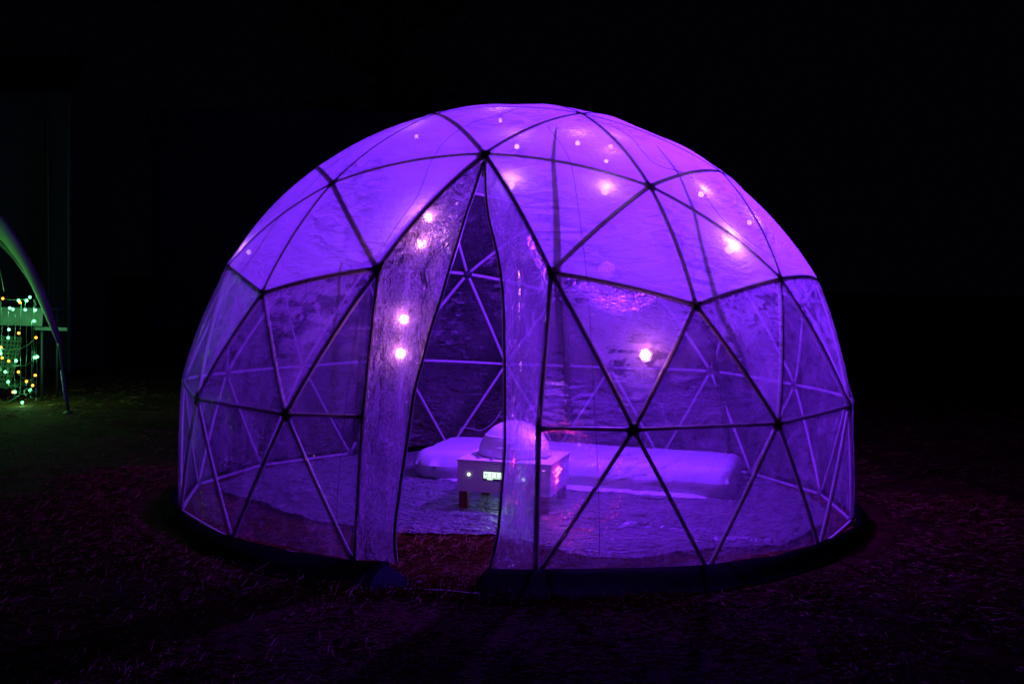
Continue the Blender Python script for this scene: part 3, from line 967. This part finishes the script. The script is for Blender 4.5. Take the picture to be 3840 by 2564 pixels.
tb = empty('serving_table', (-4.9, 4.15, 0), 'long table with a pale green lit cover behind the fairy lights', 'table')
MB().box((-5.05, 4.22, .835), (1.15, .42, .02), None, .004).build('table_top', M['table'], tb, False)
m = MB(); vs = []
for i in range(41):
    x = -5.6 + 1.12 * i / 40
    for j in range(5):
        vs.append((x, 4.0 - .004 * j + .012 * sin(x * 34) * j / 4, .845 - .16 * j / 4))
m.add(vs, [(i * 5 + j, i * 5 + j + 1, (i + 1) * 5 + j + 1, (i + 1) * 5 + j) for i in range(40) for j in range(4)])
m.build('cloth_front', M['table'], tb)
for x in (-5.55, -4.52):
    for y in (4.06, 4.38):
        MB().tube([(x, y, 0), (x, y, .825)], .014, 8).build('leg', M['pole'], tb)
MB().box((-4.42, 4.03, .66), (.30, .02, .03)).build('rail', M['table'], tb, False)

ch = empty('garden_chair', (-4.86, 4.0, 0), 'pale green lit chair with a perforated back under the table edge', 'chair')
m = MB()
vs, fs = [], []
NX, NZ = 12, 12
def bpnt(i, j):
    u, v_ = i / NX, j / NZ
    return (-5.18 + .52 * u - .10 * (1 - v_) ** 2 * (u - .3), 3.84 + .10 * (1 - (2 * u - 1) ** 2) + .12 * v_, .12 + .46 * v_)
for i in range(NX):
    for j in range(NZ):
        a, b, c, d = (Vector(bpnt(*q)) for q in ((i, j), (i + 1, j), (i + 1, j + 1), (i, j + 1)))
        o = len(vs)
        mid = (a + b + c + d) / 4
        hole = [mid + (q - mid) * .48 for q in (a, b, c, d)]
        vs += [a, b, c, d] + hole
        for k in range(4):
            fs.append((o + k, o + (k + 1) % 4, o + 4 + (k + 1) % 4, o + 4 + k))
m.add(vs, fs); m.build('perforated_back', M['fabric_net'], ch, False)
MB().box((-4.92, 4.12, .14), (.48, .40, .03), None, .01).build('seat', M['fabric_net'], ch, False)
for x in (-5.12, -4.72):
    for y in (3.95, 4.28):
        MB().tube([(x, y, .0), (x, y, .14)], .012, 6).build('leg', M['fabric_net'], ch)

fy = empty('fairy_lights', (-4.5, 3.6, 0), 'hanging net of green and amber fairy lights beside the shelter leg', 'fairy lights')
FL = [('a', -4.659, .923), ('g', -4.52, .91), ('g', -4.459, .83), ('g', -4.418, .94), ('g', -4.447, .909), ('g', -4.382, .734), ('a', -4.363, .59), ('a', -4.675, .496), ('a', -4.606, .379), ('g', -4.375, .416), ('g', -4.35, .423), ('a', -4.519, .287), ('a', -4.369, .261), ('g', -4.61, .198), ('a', -4.447, .205), ('g', -4.549, .11), ('g', -4.418, .132), ('g', -4.484, .02)]
rr = random.Random(3)
for i in range(14):
    FL.append(('g' if rr.random() < .55 else 'a', -4.36 - .33 * rr.random(), .05 + .9 * rr.random()))
for i in range(22):
    FL.append(('g' if rr.random() < .6 else 'a', -4.74 - 1.1 * rr.random(), .1 + 1.0 * rr.random()))
LEG_FILL = [('g', -4.62 + .1 * rr.random(), .4 + 1.3 * rr.random(), -.75 - 1.0 * (k / 9) + .1 * rr.random()) for k in range(10)]
gm = MB().sphere((0, 0, 0), .0125, 10, 6).mesh('green_bulb', M['green_led'])
am = MB().sphere((0, 0, 0), .0115, 10, 6).mesh('amber_bulb', M['amber_led'])
for c, x, z in FL:
    link('green_bulb' if c == 'g' else 'amber_bulb', gm if c == 'g' else am, fy, Matrix.Translation((x + 4.5, 0, z + .012)))
    if c == 'g':
        l = bpy.data.lights.new('green_bulb_light', 'POINT')
        l.color = (.18, 1.0, .34); l.energy = .62; l.shadow_soft_size = .009
        q = bpy.data.objects.new('green_bulb_light', l); COL.objects.link(q); q.parent = fy
        q.location = (x + 4.5, 0, z + .012)
for i, (x0, z0, z1) in enumerate(((-4.36, .95, .03), (-4.385, .93, .22), (-4.40, .75, .12), (-4.45, .92, .18), (-4.50, .90, .12), (-4.55, .80, .10), (-4.61, .82, .18), (-4.67, .92, .3), (-4.73, .95, .1), (-4.85, .95, .1), (-5.0, .95, .15), (-5.2, .95, .1))):
    pts = [(x0 + .012 * noise.noise(Vector((i, z * 5, 0))), 3.6 + .01 * noise.noise(Vector((i, z * 5, 9))), z) for z in np.linspace(z0, z1, 14)]
    MB().tube(pts, .0022, 5).build('drop_wire', M['dark_wire'], fy)
for (a, b) in (((-4.36, .60), (-4.68, .50)), ((-4.37, .42), (-4.61, .38)), ((-4.36, .27), (-4.52, .29)), ((-4.40, .13), (-4.62, .20)), ((-4.34, .06), (-4.50, .03)), ((-4.40, .95), (-4.9, 1.02)), ((-4.50, .10), (-4.80, .05))):
    pts = [Vector((a[0] + (b[0] - a[0]) * t, 3.595, a[1] + (b[1] - a[1]) * t - .10 * t * (1 - t) * 2 + .012 * noise.noise(Vector((a[0] * 9, t * 6, 0))))) for t in np.linspace(0, 1, 16)]
    MB().tube(pts, .0026, 5).build('cross_wire', M['dark_wire'], fy)
for cxx, czz in ((-4.435, .125), (-4.375, .10)):
    pts = [(cxx + .03 * cos(q), 3.59, czz + .03 * sin(q)) for q in np.linspace(.4, 4.6, 14)]
    MB().tube(pts, .006, 6).build('wire_coil', M['table'], fy)

for c, x, z, dy in LEG_FILL:        # unseen green bulbs added to light the shelter leg
    link('green_bulb', gm, fy, Matrix.Translation((x + 4.5, dy, z)))
    l = bpy.data.lights.new('green_bulb_light', 'POINT')
    l.color = (.26, 1.0, .36); l.energy = .6; l.shadow_soft_size = .012
    q = bpy.data.objects.new('green_bulb_light', l); COL.objects.link(q); q.parent = fy
    q.location = (x + 4.5, dy, z)
MB().tube([(-4.6, 3.5 - 1.8 * t, 1.0 + .5 * sin(t * 9)) for t in np.linspace(0, 1, 30)], .003, 5).build('cross_wire', M['dark_wire'], fy)  # wire for the added bulbs, out of view

# ---------------------------------------------------------------- dark container behind, trees
cn = empty('container', (-3, 12, 0), 'long dark blue box trailer with a faint pale emblem, far behind', 'trailer')
MB().box((-2.6, 13.2, 2.05), (7.6, 2.4, 3.5), None, .03).build('body', M['container'], cn, False)
for i in range(16):
    MB().box((-6.25 + .48 * i, 11.99, 2.05), (.05, .03, 3.4)).build('rib', M['container'], cn, False)
for rr_ in (.10, .15, .20):
    pts = [(-5.55 + rr_ * cos(q), 11.965, .42 + rr_ * .9 * sin(q)) for q in np.linspace(-.9, .9, 12)] 
    MB().tube(pts, .012, 5).build('emblem_arc', M['emblem'], cn)
    pts = [(-5.62 - rr_ * cos(q), 11.965, .42 + rr_ * .9 * sin(q)) for q in np.linspace(-.9, .9, 12)]
    MB().tube(pts, .012, 5).build('emblem_arc', M['emblem'], cn)
MB().box((-4.6, 11.965, .42), (.75, .012, .18)).build('emblem_bar', M['emblem'], cn, False)
MB().box((-5.62, 11.965, .98), (.06, .012, .32)).build('emblem_bar', M['emblem'], cn, False)
for x in (-5.6, -4.8, -.6, .2):
    MB().lathe([(0, -.12), (.38, -.12), (.40, -.08), (.40, .08), (.38, .12), (0, .12)], 20, Matrix.Translation((x, 12.3, .40)) @ Matrix.Rotation(pi / 2, 4, 'X')).build('wheel', M['pole'], cn)

def tree(x, y, h, tr, label, seed, crown_r=2.4):
    r_ = random.Random(seed)
    e = empty('tree', (x, y, 0), label, 'tree', 'dark trees standing behind the dome')
    lean = Vector((r_.uniform(-.06, .10), r_.uniform(-.05, .05), 1))
    trunk = smooth_path([(x + lean.x * h * t + .12 * noise.noise(Vector((seed, t * 3, 0))), y + lean.y * h * t, h * t) for t in np.linspace(0, 1, 8)], 24)
    MB().tube(trunk, [tr * (1 - .8 * i / 24) for i in range(25)], 10).build('trunk', M['bark'], e)
    limbs = MB(); tips = []
    for i in range(16):
        t = r_.uniform(.35, .95)
        p0 = trunk[int(t * 24)]
        a = r_.uniform(0, 2 * pi); L = crown_r * r_.uniform(.5, 1) * (1.2 - t * .6)
        p1 = p0 + Vector((cos(a) * L * .5, sin(a) * L * .5, L * .25))
        p2 = p0 + Vector((cos(a) * L, sin(a) * L, L * r_.uniform(.2, .7)))
        limbs.tube([p0, p1, p2], [tr * .28, tr * .18, tr * .06], 6)
        tips += [p1, p2, p2, (p1 + p2) / 2]
    limbs.build('limbs', M['bark'], e)
    lv, lf = [], []
    for i in range(5200):
        c = r_.choice(tips)
        p = c + Vector((r_.gauss(0, .38), r_.gauss(0, .38), r_.gauss(0, .30)))
        u_ = Vector((r_.uniform(-1, 1), r_.uniform(-1, 1), r_.uniform(-1, 1))).normalized()
        v_ = u_.orthogonal().normalized()
        s_ = r_.uniform(.04, .08)
        o = len(lv)
        lv += [p - u_ * s_, p + v_ * s_ * .5, p + u_ * s_, p - v_ * s_ * .5]
        lf.append((o, o + 1, o + 2, o + 3))
    m = MB(); m.add(lv, lf)
    tag(m.build('crown', M['leaf'], e, False), kind='stuff')
tree(-6.9, 10.4, 8.5, .16, 'slim dark tree rising behind the green marquee at the left', 11, 2.0)
tree(-3.4, 15.6, 9.0, .24, 'tall dark tree with a broad crown behind the dome, left of its top', 12, 3.2)

# ---------------------------------------------------------------- straw and needle litter
def litter(n, xr, yr, keep, seed, lmin, lmax, wd):
    rg = np.random.default_rng(seed)
    x = rg.uniform(*xr, n); y = rg.uniform(*yr, n)
    k = keep(x, y, rg)
    x, y = x[k], y[k]
    n = len(x)
    cl = np.array([noise.noise(Vector((a * 2.2, b * 2.2, 0))) for a, b in zip(x, y)])
    kk = rg.uniform(-.6, .8, n) < cl + .15
    x, y = x[kk], y[kk]; n = len(x)
    a = rg.uniform(0, 2 * pi, n); L = rg.uniform(lmin, lmax, n)
    tilt = np.abs(rg.normal(0, .22, n)); up = rg.random(n) < .07
    tilt[up] = rg.uniform(.5, 1.3, up.sum())
    L[up] *= .7
    dx, dy, dz = np.cos(a) * np.cos(tilt), np.sin(a) * np.cos(tilt), np.sin(tilt)
    px, py = -np.sin(a), np.cos(a)
    bend = rg.uniform(-.18, .18, n)
    z0 = rg.uniform(.001, .014, n)
    w_ = wd * rg.uniform(.6, 1.3, n)
    P = np.zeros((n, 5, 3))
    for q, (t, ww) in enumerate(((0, -1), (0, 1), (.5, -1), (.5, 1), (1, 0))):
        P[:, q, 0] = x + dx * L * t + px * (w_ * ww * .5 + bend * L * (t * t))
        P[:, q, 1] = y + dy * L * t + py * (w_ * ww * .5 + bend * L * (t * t))
        P[:, q, 2] = z0 + dz * L * t + (.003 if ww > 0 else 0)
    base = (np.arange(n) * 5)[:, None]
    quads = base + np.array([[0, 1, 3, 2]])
    tri_ = base + np.array([[2, 3, 4]])
    loops = np.concatenate([quads, tri_], 1).ravel()
    me = bpy.data.meshes.new('straw')
    me.vertices.add(n * 5); me.vertices.foreach_set('co', P.ravel())
    me.loops.add(len(loops)); me.loops.foreach_set('vertex_index', loops.astype(np.int32))
    st = (np.arange(n)[:, None] * 7 + np.array([[0, 4]])).ravel()
    tot = np.tile([4, 3], n)
    me.polygons.add(2 * n)
    me.polygons.foreach_set('loop_start', st.astype(np.int32))
    at = me.attributes.new('shade', 'FLOAT', 'POINT')
    at.data.foreach_set('value', np.repeat(rg.random(n), 5).astype(np.float32))
    me.materials.append(M['straw'])
    me.update(calc_edges=True)
    me.validate()
    o = bpy.data.objects.new('straw_litter', me)
    COL.objects.link(o)
    return tag(o, kind='stuff')
def not_tarp(x, y, rg):
    a = np.arctan2(y, x); r_ = np.hypot(x, y)
    rbv = np.array([rb(q) for q in a])
    return (r_ > rbv - .04) & ~((r_ > 1.80) & (r_ < 1.99) & ~((x > -.42) & (x < 0) & (y < 0)))
litter(80000, (-2.6, 2.8), (-3.6, 0.6), not_tarp, 1, .02, .075, .0020)
litter(34000, (-6, 6), (-2.2, 6.5), not_tarp, 2, .03, .10, .0032)
litter(9000, (-.65, .75), (-2.1, -.95), not_tarp, 5, .03, .10, .0020)
